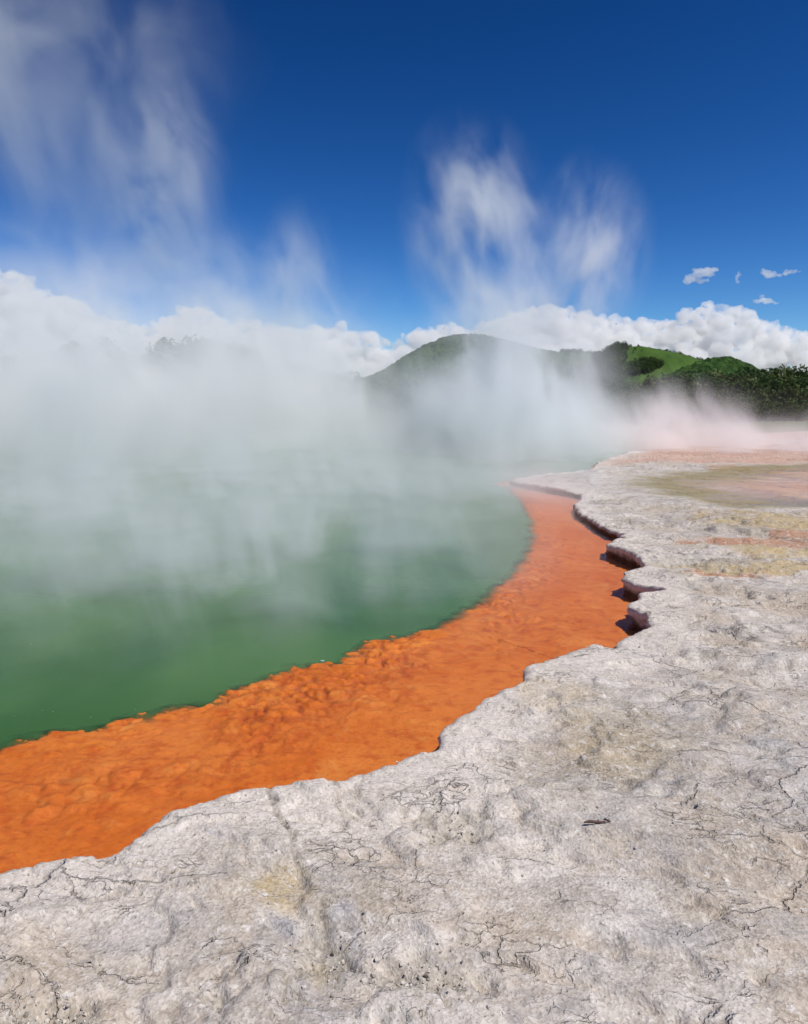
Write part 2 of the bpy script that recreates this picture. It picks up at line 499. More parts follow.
# ------------------------------------------------------------------ orange shelf
sel = np.where((OWN >= 2) & (OWN <= n1 - 1.3))[0]
rho, dx, dy, arc, lw = RHO[sel], DX[sel], DY[sel], ARC[sel], LIPW[sel]
t = np.concatenate([np.linspace(-0.12, 1.0, 150), 1 + np.linspace(0.006, 0.85, 60)])
off = np.where(t[:, None] <= 1, t[:, None] * lw[None, :], lw[None, :] + (t[:, None] - 1))
off = np.where(t[:, None] < 0, t[:, None] * 1.4 + 0 * lw[None, :], off)
X = CX + (rho[None, :] - off) * dx[None, :]
Y = CY + (rho[None, :] - off) * dy[None, :]
q = off / lw[None, :]
over = off - lw[None, :]                               # metres past the lip
jag = 0.05 * fbm(X * 5, Y * 5, 3, 300) + 0.03 * fbm(X * 14, Y * 14, 2, 304)
over = over + jag
wxx, wyy = X + 0.05 * fbm(X * 4, Y * 4, 3, 310), Y + 0.05 * fbm(X * 4 + 7, Y * 4, 3, 314)
# lumps: rounded lobes with crisp clefts between them
l1, l2 = worley(wxx * 6.2, wyy * 8.0, 20)
m1, m2 = worley(wxx * 17, wyy * 22, 24)
lob = np.sqrt(np.clip(l2 - l1, 0, 1)) * 0.6
lob2 = np.sqrt(np.clip(m2 - m1, 0, 1)) * 0.5
bil = np.abs(fbm(wxx * 4.4, wyy * 6.0, 4, 320))
patch = sstep(-0.35, 0.35, fbm(X * 1.1, Y * 1.1, 3, 330))
amp = (0.25 + 0.75 * patch) * (0.22 + 0.83 * sstep(0.25, 0.85, q))
Z = -0.205 + 0.045 * sstep(0.2, 0.85, q) + 0.018 * fbm(X * .9, Y * .9, 2, 334)
nearby = 1 - 0.75 * sstep(5.5, 10, np.hypot(X, Y))
amp = amp * (0.3 + 0.7 * nearby)
Z += amp * (0.046 * lob + 0.024 * lob2 + 0.045 * bil - 0.040) + 0.006 * fbm(X * 22, Y * 22, 3, 340) * amp
Z -= 0.035 * (1 - nearby)
Z += nearby * 0.02 * np.exp(-((q - 0.93) / 0.10) ** 2) * (0.5 + 0.5 * patch)
Z = np.minimum(Z, -0.150 + 0.35 * (Z + 0.150))
drop = sstep(0.0, 0.9, over)
Z = Z - 0.8 * drop * np.maximum(over, 0) ** 1.0 - 0.10 * sstep(0.0, 0.34, over)
me = np_mesh('orange_shore', np.stack([X, Y, Z], -1).reshape(-1, 3), grid_faces(*X.shape), up=True, attrs={
    'cleft_shade': (np.clip(1 - lob * 2.2, 0, 1) * amp).ravel(), 'far_out': np.clip(over, 0, 1).ravel(), 'q': np.clip(q, 0, 1.2).ravel()})
m = NT('orange_mineral_mat')
P = m.n('ShaderNodeNewGeometry').outputs['Position']
col = m.mix(m.rng(m.noise(P, 1.6, 6, 0.6, 0.5), 0.35, 0.65), (0.53, 0.132, 0.013), (0.60, 0.180, 0.028))
col = m.mix(m.rng(m.noise(P, 9, 6, 0.65), 0.48, 0.68, 0, 0.75), col, (0.42, 0.075, 0.008))
col = m.mix(m.rng(m.noise(P, 3.3, 6, 0.65, 0.8), 0.54, 0.70, 0, 0.55), col, (0.66, 0.27, 0.06))
col = m.mix(m.rng(m.noise(P, 40, 4, 0.6), 0.52, 0.7, 0, 0.45), col, (0.36, 0.055, 0.006))
col = m.mix(m.math('MULTIPLY', m.attr('cleft_shade'), 0.55), col, (0.22, 0.030, 0.004))  # shade between the lumps darkened into the base colour
sth = m.n('ShaderNodeMapping', {'Vector': P, 'Rotation': (0, 0, math.radians(35)), 'Scale': (1.0, 4.5, 1)}).outputs[0]
col = m.mix(m.rng(m.noise(sth, 2.6, 6, 0.7, 0.6), 0.56, 0.72, 0, 0.6), col, (0.28, 0.06, 0.012))
bmp = m.bump(m.noise(P, 24, 6, 0.65), 0.7, 0.014)
bs = m.n('ShaderNodeBsdfPrincipled', {'Base Color': col, 'Roughness': 0.7, 'Normal': bmp, 'Specular IOR Level': 0.25})
m.surf(bs.outputs[0])
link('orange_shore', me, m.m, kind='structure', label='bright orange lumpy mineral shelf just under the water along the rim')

# ------------------------------------------------------------------ pool water
NT_ = len(RHO)
offs = np.concatenate([[-0.25, 0.0, 0.3], []])
rows_q = np.concatenate([np.linspace(0, 0.85, 6), np.linspace(0.88, 1.0, 8)])
Xs, Ys, T = [], [], []
thick = LIPW
Xs.append(CX + (RHO + 0.12) * DX); Ys.append(CY + (RHO + 0.12) * DY); T.append(np.full(NT_, -9.0))
for qq in rows_q:
    Xs.append(CX + (RHO - LIPW * qq) * DX); Ys.append(CY + (RHO - LIPW * qq) * DY); T.append(LIPW * (qq - 1))
for e in np.concatenate([np.linspace(0.012, 0.4, 24), np.geomspace(0.45, 14.0, 26)]):
    f = np.minimum(LIPW + e, RHO - 0.6)
    Xs.append(CX + (RHO - f) * DX); Ys.append(CY + (RHO - f) * DY); T.append(np.full(NT_, e))
Xs.append(np.full(NT_, CX) + 0.01 * DX); Ys.append(np.full(NT_, CY) + 0.01 * DY); T.append(np.full(NT_, 20.0))
X, Y, T = np.array(Xs), np.array(Ys), np.array(T)
jag = 0.05 * fbm(X * 5, Y * 5, 3, 300) + 0.03 * fbm(X * 14, Y * 14, 2, 304)
dep = np.clip(T + jag, -2, 30)
# away from the orange shelf (far and unseen shores) the water is deep right up to the edge
onshelf = ((OWN >= 2) & (OWN <= n1 - 1.3)).astype(float)[None, :]
dep = dep * onshelf + (1 - onshelf) * 5
ff = grid_faces(*X.shape, wrap=True)
me = np_mesh('water', np.stack([X, Y, np.full(X.shape, WZ)], -1).reshape(-1, 3), ff[:, ::-1], up=True, attrs={'depth': dep.ravel()})
m = NT('pool_water')
P = m.n('ShaderNodeNewGeometry').outputs['Position']
turb = m.rng(m.math('ADD', m.attr('depth'), m.math('MULTIPLY', m.math('SUBTRACT', m.noise(P, 9, 5, 0.6), 0.5), 0.06)), -0.08, 0.15)
bmp = m.bump(m.noise(m.n('ShaderNodeMapping', {'Vector': P, 'Scale': (1, 1.6, 1)}).outputs[0], 3.0, 4, 0.55), 0.06, 0.03)
bmp = m.bump(m.noise(P, 14, 3, 0.5), 0.06, 0.01, bmp)
gcol = m.mix(m.rng(m.noise(P, 0.35, 4, 0.55, 0.5), 0.35, 0.65), (0.038, 0.108, 0.026), (0.064, 0.150, 0.042))
deep = m.n('ShaderNodeBsdfPrincipled', {'Base Color': gcol, 'Roughness': 0.09, 'IOR': 1.33, 'Normal': bmp, 'Specular IOR Level': 0.14})
fr = m.n('ShaderNodeFresnel', {'IOR': 1.25, 'Normal': bmp}).outputs[0]
gl = m.n('ShaderNodeBsdfGlossy', {'Color': (0.8, 0.85, 0.9, 1), 'Roughness': 0.07, 'Normal': bmp})
clear = m.n('ShaderNodeMixShader', {0: m.math('MULTIPLY', fr, 0.40), 1: m.n('ShaderNodeBsdfTransparent', {'Color': (0.97, 0.97, 0.95, 1)}).outputs[0], 2: gl.outputs[0]})
m.surf(m.n('ShaderNodeMixShader', {0: turb, 1: clear.outputs[0], 2: deep.outputs[0]}).outputs[0])
WATER = m.m
link('water', me, WATER, kind='structure', label='emerald green steaming water of the hot pool')

# the shallow pink pool on the terrace
P4 = np.array(PINK)
cen = P4.mean(0)
n = len(P4)
den = np.concatenate([P4[k] + (P4[(k + 1) % n] - P4[k]) * np.linspace(0, 1, 30, endpoint=False)[:, None] for k in range(n)])
grow = den + (den - cen) / np.linalg.norm(den - cen, axis=1)[:, None] * 0.5
co = np.concatenate([np.c_[grow, np.full(len(grow), -0.045)], [[cen[0], cen[1], -0.045]]])
k = np.arange(len(grow))
me = np_mesh('shallow_water', co, np.stack([k, (k + 1) % len(grow), np.full(len(grow), len(grow))], -1), up=True)
m = NT('shallow_pool_water')
P = m.n('ShaderNodeNewGeometry').outputs['Position']
bmp = m.bump(m.noise(P, 6, 3, 0.5), 0.10, 0.02)
fr = m.n('ShaderNodeFresnel', {'IOR': 1.2, 'Normal': bmp}).outputs[0]
gl = m.n('ShaderNodeBsdfGlossy', {'Color': (0.85, 0.85, 0.85, 1), 'Roughness': 0.12, 'Normal': bmp})
m.surf(m.n('ShaderNodeMixShader', {0: m.math('MULTIPLY', fr, 0.55), 1: m.n('ShaderNodeBsdfTransparent', {'Color': (0.98, 0.95, 0.93, 1)}).outputs[0], 2: gl.outputs[0]}).outputs[0])
link('shallow_water', me, m.m, kind='structure', label='shallow pink pool with olive margin lying on the pale terrace')

# ------------------------------------------------------------------ land beyond the pool
ang = np.linspace(0, 2 * np.pi, 480, endpoint=False)
rr = np.concatenate([np.linspace(0, 12, 40), np.geomspace(13, 9000, 60)])
rim_c = np.interp(np.mod(ang, 2 * np.pi), np.mod(TH, 2 * np.pi)[np.argsort(np.mod(TH, 2 * np.pi))], RHO[np.argsort(np.mod(TH, 2 * np.pi))])
front = sstep(-0.15, 0.25, np.where((np.mod(ang, 2 * np.pi) > math.radians(38)) & (np.mod(ang, 2 * np.pi) < math.radians(205)), 1.0, 0.0))
X = CX + (rim_c[None, :] - 0.5 + rr[:, None]) * np.cos(ang)[None, :]
Y = CY + (rim_c[None, :] - 0.5 + rr[:, None]) * np.sin(ang)[None, :]
Z = -0.6 + (0.55 + 0.6 * sstep(1, 14, rr))[:, None] * front[None, :] * sstep(0, 1.5, rr)[:, None] + 0.25 * fbm(X * .12, Y * .12, 4, 400) * sstep(0.5, 5, rr)[:, None]
Z = Z - 0.5 * (1 - front)[None, :] * sstep(0, 40, 60 - rr)[:, None]
green = sstep(4, 9, rr[:, None] + 3 * fbm(X * .2, Y * .2, 3, 404))
me = np_mesh('terrain', np.stack([X, Y, Z], -1).reshape(-1, 3), grid_faces(*X.shape, wrap=True)[:, ::-1], up=True, attrs={'green': green.ravel()})
m = NT('land')
P = m.n('ShaderNodeNewGeometry').outputs['Position']
col = m.mix(m.rng(m.noise(P, 0.8, 6, 0.65), 0.4, 0.62), (0.50, 0.42, 0.36), (0.40, 0.30, 0.22))
col = m.mix(m.attr('green'), col, m.mix(m.noise(P, 0.5, 5, 0.6), (0.05, 0.075, 0.02), (0.09, 0.12, 0.035)))
bs = m.n('ShaderNodeBsdfPrincipled', {'Base Color': col, 'Roughness': 0.9, 'Normal': m.bump(m.noise(P, 4, 6, 0.7), 0.8, 0.1)})
m.surf(bs.outputs[0])
link('terrain', me, m.m, kind='structure', label='pale far bank and scrubby land behind the pool')

# ------------------------------------------------------------------ hills


def hill(name, prof_px, dist, depth, seed, forest, label, rough_amp):
    """a ridge whose crest has the given outline, with sloping flanks and gullies"""
    px = np.array([p[0] for p in prof_px], float)
    hz = np.array([(HOR - p[1]) / FPX * dist + EYE for p in prof_px])
    wx = (px - 404) / FPX * dist
    nx, ny = 420, 150
    x = np.linspace(wx[0], wx[-1], nx)
    # smooth crest
    crest = np.interp(x, wx, hz)
    ker = np.hanning(15); ker /= ker.sum()
    crest = np.convolve(np.pad(crest, 7, 'edge'), ker, 'valid')
    y = np.linspace(-1.25, 1.25, ny)
    X = np.broadcast_to(x[None, :], (ny, nx)).copy()
    Yn = np.broadcast_to(y[:, None], (ny, nx))
    yo = 0.12 * fbm(X / 160, X * 0, 3, seed)
    v = np.abs(Yn)
    fall = np.where(v < 1.25, 0.5 + 0.5 * np.cos(np.pi * np.clip(v / 1.25, 0, 1)), 0)
    gul = 0.16 * fbm(X / 110, Yn * 0.7 + 0 * X, 4, seed + 5) * fall * sstep(0.08, 0.5, v)
    Z = (crest[None, :] + 12) * (fall + gul) - 12
    Y = dist + (Yn + yo) * depth
    Z = Z + forest * rough_amp * (fbm(X / 9, Y / 9, 3, seed + 9) + 0.6)
    me = np_mesh(name, np.stack([X, Y, Z], -1).reshape(-1, 3), grid_faces(ny, nx), up=True)
    return me, (x, crest, dist, depth)


def hill_mat(name, forest):
    m = NT(name)
    P = m.n('ShaderNodeNewGeometry').outputs['Position']
    st = m.n('ShaderNodeMapping', {'Vector': P, 'Scale': (1, 0.6, 1.6)}).outputs[0]
    if forest:
        col = m.mix(m.rng(m.noise(st, 0.016, 6, 0.6), 0.38, 0.62), (0.040, 0.092, 0.022), (0.075, 0.150, 0.036))
        col = m.mix(m.rng(m.noise(st, 0.11, 6, 0.7), 0.42, 0.66), col, (0.022, 0.050, 0.013))
        bmp = m.bump(m.noise(st, 0.13, 5, 0.7), 1.0, 9.0)
    else:
        col = m.mix(m.rng(m.noise(st, 0.010, 6, 0.6), 0.36, 0.62), (0.048, 0.098, 0.020), (0.080, 0.142, 0.030))
        col = m.mix(m.rng(m.noise(st, 0.028, 6, 0.6), 0.56, 0.66, 0, 0.7), col, (0.028, 0.062, 0.014))
        bmp = m.bump(m.noise(st, 0.05, 5, 0.6), 0.7, 5.0)
    bs = m.n('ShaderNodeBsdfPrincipled', {'Base Color': col, 'Roughness': 0.95, 'Normal': bmp, 'Specular IOR Level': 0.1})
    m.surf(bs.outputs[0])
    return m.m


HF, HG = hill_mat('forest_slope', True), hill_mat('pasture_slope', False)
me, H1 = hill('hill', [(250, 400), (310, 396), (345, 388), (365, 381), (382, 374), (400, 362), (425, 347), (440, 341), (456, 337), (480, 337), (500, 342), (530, 351),
                       (560, 355), (585, 357), (610, 361), (660, 374), (720, 388), (800, 402)], 1500, 320, 500, 1.0, '', 5.0)
link('hill', me, HF, kind='structure', label='rounded dark green wooded hill rising behind the steam')
me, H2 = hill('hill', [(540, 394), (575, 372), (598, 357), (612, 351), (624, 347.5), (636, 346.5), (655, 350), (672, 353), (690, 359), (704, 362), (730, 368), (780, 386), (840, 400)],
              1150, 200, 520, 0.0, '', 0)
link('hill', me, HG, kind='structure', label='grassy bright green hill with dark woods along its crest')
me, H3 = hill('hill', [(640, 395), (675, 374), (695, 365), (711, 360), (726, 359), (742, 365), (775, 380), (840, 398)], 900, 120, 540, 1.0, '', 3.0)
link('hill', me, HF, kind='structure', label='low dark wooded knoll beside the grassy hill')


# ------------------------------------------------------------------ foliage
def leaf_cloud(blobs, per_area, size, rng, flat=0.6):
    """many small leaf-sized faces through lumpy volumes"""
    V, F, k = [], [], 0
    for (bx, by, bz, rx, ry, rz) in blobs:
        n = max(6, int(per_area * (rx * ry + ry * rz + rx * rz) * 4))
        u = rng.normal(size=(n, 3))
        u /= np.linalg.norm(u, axis=1)[:, None]
        r = 0.45 + 0.6 * rng.random(n) ** 0.6
        keep = rng.random(n) < (0.55 + 0.45 * (u[:, 2] > -0.3))
        u, r = u[keep], r[keep]
        n = len(u)
        c = np.c_[bx + rx * r * u[:, 0], by + ry * r * u[:, 1], bz + rz * r * u[:, 2]]
        nrm = u + rng.normal(size=(n, 3)) * flat
        nrm /= np.linalg.norm(nrm, axis=1)[:, None]
        t1 = np.cross(nrm, rng.normal(size=(n, 3)))
        t1 /= np.linalg.norm(t1, axis=1)[:, None] + 1e-9
        t2 = np.cross(nrm, t1)
        s = size * (0.6 + 0.8 * rng.random(n))[:, None]
        q = np.stack([c - t1 * s, c - t2 * s * 0.55, c + t1 * s, c + t2 * s * 0.55], 1)
        V.append(q.reshape(-1, 3))
        F.append(np.arange(k, k + 4 * n).reshape(-1, 4))
        k += 4 * n
    return np.concatenate(V), np.concatenate(F)


def tube(path, rad, nseg=7):
    path = [np.array(p, float) for p in path]
    V = []
    for i, p in enumerate(path):
        dv = path[min(i + 1, len(path) - 1)] - path[max(i - 1, 0)]
        dv /= np.linalg.norm(dv) + 1e-9
        a = np.cross(dv, [0.3, 1, 0.2]); a /= np.linalg.norm(a) + 1e-9
        b = np.cross(dv, a)
        for j in range(nseg):
            t = 2 * np.pi * j / nseg
            V.append(p + rad[i] * (a * math.cos(t) + b * math.sin(t)))
    F = grid_faces(len(path), nseg, wrap=True)
    return np.array(V), F


def leaf_mat(name, c1, c2):
    m = NT(name)
    g = m.n('ShaderNodeNewGeometry')
    P = g.outputs['Position']
    f = m.math('ADD', m.math('MULTIPLY', g.outputs['Random Per Island'], 0.5), m.math('MULTIPLY', m.rng(m.noise(P, 0.7, 3, 0.5), 0.3, 0.7), 0.5))
    col = m.mix(f, c1, c2)
    bs = m.n('ShaderNodeBsdfPrincipled', {'Base Color': col, 'Roughness': 0.7, 'Specular IOR Level': 0.2})
    tr = m.n('ShaderNodeBsdfTranslucent', {'Color': col})
    m.surf(m.n('ShaderNodeMixShader', {0: 0.25, 1: bs.outputs[0], 2: tr.outputs[0]}).outputs[0])
    return m.m


LM = [leaf_mat('dark_leaves', (0.022, 0.045, 0.012, 1), (0.075, 0.120, 0.032, 1)), leaf_mat('olive_leaves', (0.040, 0.062, 0.016, 1), (0.130, 0.155, 0.050, 1)),
      leaf_mat('grey_leaves', (0.045, 0.055, 0.035, 1), (0.14, 0.15, 0.10, 1))]
m = NT('bark')
P = m.n('ShaderNodeNewGeometry').outputs['Position']
bs = m.n('ShaderNodeBsdfPrincipled', {'Base Color': m.mix(m.noise(P, 6, 5, 0.6), (0.07, 0.055, 0.04), (0.16, 0.13, 0.10)), 'Roughness': 0.9})
m.surf(bs.outputs[0])
BARK = m.m


def make_tree(name, h, spread, nb, seed, mat, low):
    rng = np.random.default_rng(seed)
    root = bpy.data.objects.new(name, None)
    COL.objects.link(root)
    # trunk with limbs
    Vs, Fs, k = [], [], 0
    top = np.array([rng.normal() * .2, rng.normal() * .2, h * 0.75])
    V, F = tube([(0, 0, -0.3), (0.05, 0, h * .25), top * .7, top], [h * .028, h * .022, h * .014, h * .005])
    Vs.append(V); Fs.append(F); k += len(V)
    blobs = []
    for b in range(nb):
        a = rng.random() * 2 * np.pi
        z = h * (low + (0.93 - low) * ((b + rng.random()) / nb))
        prof = math.sin(math.pi * min(1, max(0.08, (z / h - low * .6) / (1.08 - low * .6)))) ** 0.7
        r = spread * prof * (0.25 + 0.7 * rng.random())
        rb = h * (0.10 + 0.09 * rng.random())
        c = (r * math.cos(a), r * math.sin(a), z)
        blobs.append((*c, rb * 1.2, rb * 1.2, rb * 0.85))
        if b % 2 == 0:
            s = np.array([0.02, 0, max(0.1 * h, z - 0.22 * h)])
            V, F = tube([s, (s + np.array(c)) / 2 + [0, 0, .05 * h], c], [h * .010, h * .007, h * .003], 5)
            Vs.append(V); Fs.append(F + k); k += len(V)
    link('trunk', np_mesh('trunk', np.concatenate(Vs), np.concatenate(Fs)), BARK, root)
    V, F = leaf_cloud(blobs, 13.0, 0.17, rng)
    link('crown', np_mesh('crown', V, F, smooth=False), mat, root)
    return root


def dup(root, loc, rz, sc, label, group, mat=None):
    r = root.copy()
    COL.objects.link(r)
    r.location, r.rotation_euler, r.scale = loc, (0, 0, rz), (sc, sc, sc)
    tag(r, label, 'tree', group)
    for ch in root.children:
        c = ch.copy()
        COL.objects.link(c)
        c.parent = r
    return r


protos = [make_tree('scrub_tree', 4.6, 2.1, 26, 21, LM[0], 0.25), make_tree('scrub_tree', 5.2, 2.0, 28, 22, LM[0], 0.3), make_tree('scrub_tree', 4.0, 2.2, 24, 23, LM[1], 0.16),
          make_tree('scrub_tree', 3.2, 1.9, 20, 24, LM[1], 0.12), make_tree('shrub', 1.7, 1.5, 14, 25, LM[2], 0.15), make_tree('shrub', 2.0, 1.6, 15, 26, LM[1], 0.12)]
used = set()


def ground_z(x, y):
    r = math.hypot(x - CX, y - CY)
    th = math.atan2(y - CY, x - CX) % (2 * math.pi)
    rel = r - float(np.interp(th, ang, rim_c)) + 0.5
    return -0.05 + 0.6 * float(sstep(1, 14, np.array(rel))) - 0.15


def place(k, px, D, top_py, label, group):
    x, y, _ = far(px, 400, D)
    gz = ground_z(x, y)
    hh = EYE + (HOR - top_py) / FPX * D - gz
    base = [4.9, 5.5, 4.3, 3.45, 1.95, 2.25][k]
    sc, rz = hh / base, random.random() * 6.28
    if k not in used:
        used.add(k)
        r = protos[k]
        r.location, r.rotation_euler, r.scale = (x, y, gz), (0, 0, rz), (sc, sc, sc)
        tag(r, label, 'tree', group)
    else:
        r = dup(protos[k], (x, y, gz), rz, sc, label, group)
    if k >= 4:
        r['category'] = 'shrub'


# back row on the right, crest outline of the scrub
LB = 'dark evergreen scrub tree in the wood beyond the pink pool'
GB = 'scrub trees in the wood beyond the pink pool'
crest = [(596, 384), (612, 382), (630, 379), (648, 377), (664, 374), (682, 371), (700, 369), (718, 367), (734, 369), (750, 367), (764, 366), (778, 363), (794, 369), (808, 368), (824, 366), (842, 362)]
for i, (px, ty) in enumerate(crest):
    place([0, 1, 0, 2][i % 4], px + random.uniform(-4, 4), 84 + random.uniform(-4, 6), ty + random.uniform(-2, 3), LB, GB)
    place([1, 0, 2][i % 3], px + 8 + random.uniform(-4, 4), 77 + random.uniform(-3, 3), ty + 8 + random.uniform(-3, 4), LB, GB)
LO = 'olive green bushy tree on the bank in front of the dark wood'
GO = 'bushy trees along the far bank'
for i in range(15):
    px = 606 + i * 15.5 + random.uniform(-4, 4)
    ty = 392 + random.uniform(-5, 6) - max(0, (px - 720)) * 0.10
    place([2, 3, 2, 3, 0][i % 5], px, 70 + random.uniform(-2, 2), ty, LO, GO)
for i in range(14):
    place([3, 2, 3][i % 3], 602 + i * 16.5 + random.uniform(-5, 5), 64 + random.uniform(-2, 2), 400 + random.uniform(-5, 5), LO, GO)
for i in range(13):
    px = 612 + i * 17 + random.uniform(-5, 5)
    place([4, 5][i % 2] if i % 3 else 4, px, 62 + random.uniform(-2, 2), 409 + random.uniform(-5, 4), 'low greyish shrub at the foot of the wood by the far bank', 'low shrubs by the far bank')
# the far left wood, mostly lost in steam
LS = 'tall tree in the wood half lost in steam'
GS = 'trees half lost in steam behind the pool'
for i, (px, ty) in enumerate([(-30, 352), (5, 350), (35, 349), (70, 340), (88, 338), (104, 343), (130, 352), (158, 346), (176, 342), (190, 334), (206, 337), (224, 340), (236, 346), (262, 358), (290, 362),
                              (318, 368), (345, 372), (372, 374), (398, 380), (425, 384), (455, 386), (490, 388), (520, 388), (552, 388), (580, 388)]):
    place([1, 0, 1, 2][i % 4], px, 78 + random.uniform(-5, 5), ty, LS, GS)


# woods far off on the hills: nobody could count them
def far_wood(name, spots, size, seed, label):
    rng = np.random.default_rng(seed)
    blobs = [(x, y, z + s * .8, s * .8, s * .8, s * 1.25) for (x, y, z, s) in spots]
    V, F = leaf_cloud(blobs, 0.55, size, rng, 0.8)
    link(name, np_mesh(name, V, F, smooth=False), LM[0], kind='stuff', label=label)


def crest_spots(Hh, p0, p1, n, s0, s1, spread, drop=0.0, seed=0):
    x, crest, dist, depth = Hh
    rng = np.random.default_rng(seed)
    out = []
    for _ in range(n):
        px = p0 + (p1 - p0) * rng.random()
        xx = (px - 404) / FPX * dist
        z = np.interp(xx, x, crest) - 1
        out.append((xx, dist - spread * rng.random(), z - drop * rng.random(), s0 + (s1 - s0) * rng.random()))
    return out


def slope_z(Hh, xx, v):
    x, crest, dist, depth = Hh
    return (np.interp(xx, x, crest) + 12) * (0.5 + 0.5 * math.cos(math.pi * min(abs(v) / 1.25, 1))) - 12


sp = crest_spots(H2, 597, 622, 60, 4, 7, 30, 10, 1) + crest_spots(H2, 622, 704, 60, 1.4, 3.0, 8, 3, 2) + crest_spots(H2, 664, 704, 60, 1.8, 3.6, 10, 5, 3)
rng = np.random.default_rng(31)
for _ in range(190):                                     # dark wood in the hollow of the pasture
    a_, r_ = rng.random() * 6.28, math.sqrt(rng.random())
    px, v = 645 + 19 * r_ * math.cos(a_), -0.47 + 0.07 * r_ * math.sin(a_)
    xx = (px - 404) / FPX * (1150 + v * 200)
    sp.append((xx, 1150 + v * 200, slope_z(H2, xx, v) - 1.5, 2 + 2.2 * rng.random()))
for _ in range(330):                                     # wooded left flank
    px, v = 550 + 76 * rng.random() ** 0.8, -0.95 * rng.random()
    xx = (px - 404) / FPX * (1150 + v * 200)
    sp.append((xx, 1150 + v * 200, slope_z(H2, xx, v) - 1, 4 + 3 * rng.random()))
for _ in range(46):                                      # loose scrub on the grass
    px, v = 630 + 75 * rng.random(), -0.9 * rng.random()
    xx = (px - 404) / FPX * (1150 + v * 200)
    sp.append((xx, 1150 + v * 200, slope_z(H2, xx, v) - 1, 1.5 + 2 * rng.random()))
far_wood('woods', sp, 0.9, 41, 'dark woods along the crest and hollow of the grassy hill')
sp = crest_spots(H1, 355, 620, 190, 1.2, 2.4, 10, 2, 5) + crest_spots(H1, 560, 620, 60, 5, 8, 20, 4, 6)
for _ in range(900):
    px, v = 350 + 260 * rng.random(), -0.95 * rng.random()
    xx = (px - 404) / FPX * (1500 + v * 320)
    sp.append((xx, 1500 + v * 320, slope_z(H1, xx, v) - 2, 1.5 + 3 * rng.random()))
far_wood('woods', sp, 1.3, 43, 'wooded cover on the rounded hill behind the steam')

# ------------------------------------------------------------------ clouds
m = NT('cloud_vapour')
pv = m.n('ShaderNodeVolumePrincipled', {'Color': (1.0, 1.0, 1.0, 1), 'Density': 0.013, 'Anisotropy': 0.0})
m.vol(pv.outputs[0])
CLOUD = m.m
m = NT('cumulus')
bs = m.n('ShaderNodeBsdfPrincipled', {'Base Color': (0.97, 0.97, 0.97, 1), 'Roughness': 1.0, 'Specular IOR Level': 0.0, 'Subsurface Weight': 1.0, 'Subsurface Radius': (1.0, 1.0, 1.0),
                                      'Subsurface Scale': 130.0})
m.surf(bs.outputs[0])
CLOUD_BANK = m.m


_b = bmesh.new()
bmesh.ops.create_icosphere(_b, subdivisions=2, radius=1.0)
BALL_V = np.array([v.co[:] for v in _b.verts])
BALL_F = np.array([[v.index for v in f.verts] for f in _b.faces])
_b.free()


def cloud(name, puffs, vox, kind, label, cat=None, group=None, d1=60.0, d2=25.0, mat=None):
    pv_ = np.array(puffs, float)
    co_ = pv_[:, None, :3] + BALL_V[None] * np.stack([pv_[:, 3] * pv_[:, 4], pv_[:, 3], pv_[:, 3] * pv_[:, 5]], -1)[:, None, :]
    fa_ = BALL_F[None] + (np.arange(len(pv_)) * len(BALL_V))[:, None, None]
    me = np_mesh(name, co_.reshape(-1, 3), fa_.reshape(-1, 3))
    o = link(name, me, mat or CLOUD, kind=kind, label=label, cat=cat, group=group)
    r = o.modifiers.new('merge', 'REMESH')
    r.mode, r.voxel_size = 'VOXEL', vox
    for nm, sc, st in (('billow', d1 * 1.5, d1), ('curl', d2 * 1.5, d2 * 1.2), ('fray', d2 * 0.6, d2 * 0.5)):
        tx = bpy.data.textures.new(nm, 'CLOUDS')
        tx.noise_scale, tx.noise_depth = sc, 3
        dm = o.modifiers.new(nm, 'DISPLACE')
        dm.texture, dm.texture_coords, dm.strength, dm.mid_level = tx, 'GLOBAL', st, 0.5
    return o


CD = 6000.0
top_px = [(-60, 258), (-20, 262), (10, 267), (28, 277), (48, 296), (62, 294), (80, 304), (110, 320), (150, 326), (170, 316), (182, 305), (203, 303), (214, 320), (235, 321), (250, 317), (262, 322), (300, 325), (335, 325),
          (370, 334), (395, 338), (415, 330), (445, 322), (470, 326), (495, 318), (522, 309), (548, 303), (575, 307), (600, 316), (640, 321), (675, 321), (688, 309), (712, 303), (738, 306), (756, 314),
          (775, 324), (800, 329), (850, 330), (900, 334)]
tx_, ty_ = [p[0] for p in top_px], [p[1] for p in top_px]
rng = np.random.default_rng(77)
puffs = []


def billow(px, py, rp, D, kids):
    x, yy, z = far(px, py, D)
    r = rp / FPX * D
    puffs.append((x, yy, z, r, 1.3, 0.75))
    for _ in range(kids):
        a_, e_ = rng.uniform(math.pi * 0.95, math.pi * 2.05), rng.uniform(-0.3, 1.25)
        rr_ = r * (0.16 + 0.5 * rng.random() ** 2)
        puffs.append((x + 1.1 * r * math.cos(a_) * math.cos(e_), yy + r * math.sin(a_) * math.cos(e_), z + 0.9 * r * math.sin(e_), rr_, 1.1, 0.9))


for px in np.arange(-60, 900, 6.0):
    t0 = np.interp(px, tx_, ty_)
    y, row = t0, 0
    while y < 386:
        rp = rng.uniform(4, 9) if row == 0 else rng.uniform(7, 14)
        D = CD + rng.uniform(-260, 260) - (y - t0) * 7
        billow(px + rng.uniform(-4, 4), y + rp * 1.15, rp, D, 5)
        y += rp * 1.35
        row += 1
cloud('clouds', puffs, 10.0, 'stuff', 'white cumulus bank low along the horizon behind the hills', d1=120, d2=40, mat=CLOUD)
GC = 'small clouds above the cumulus bank'


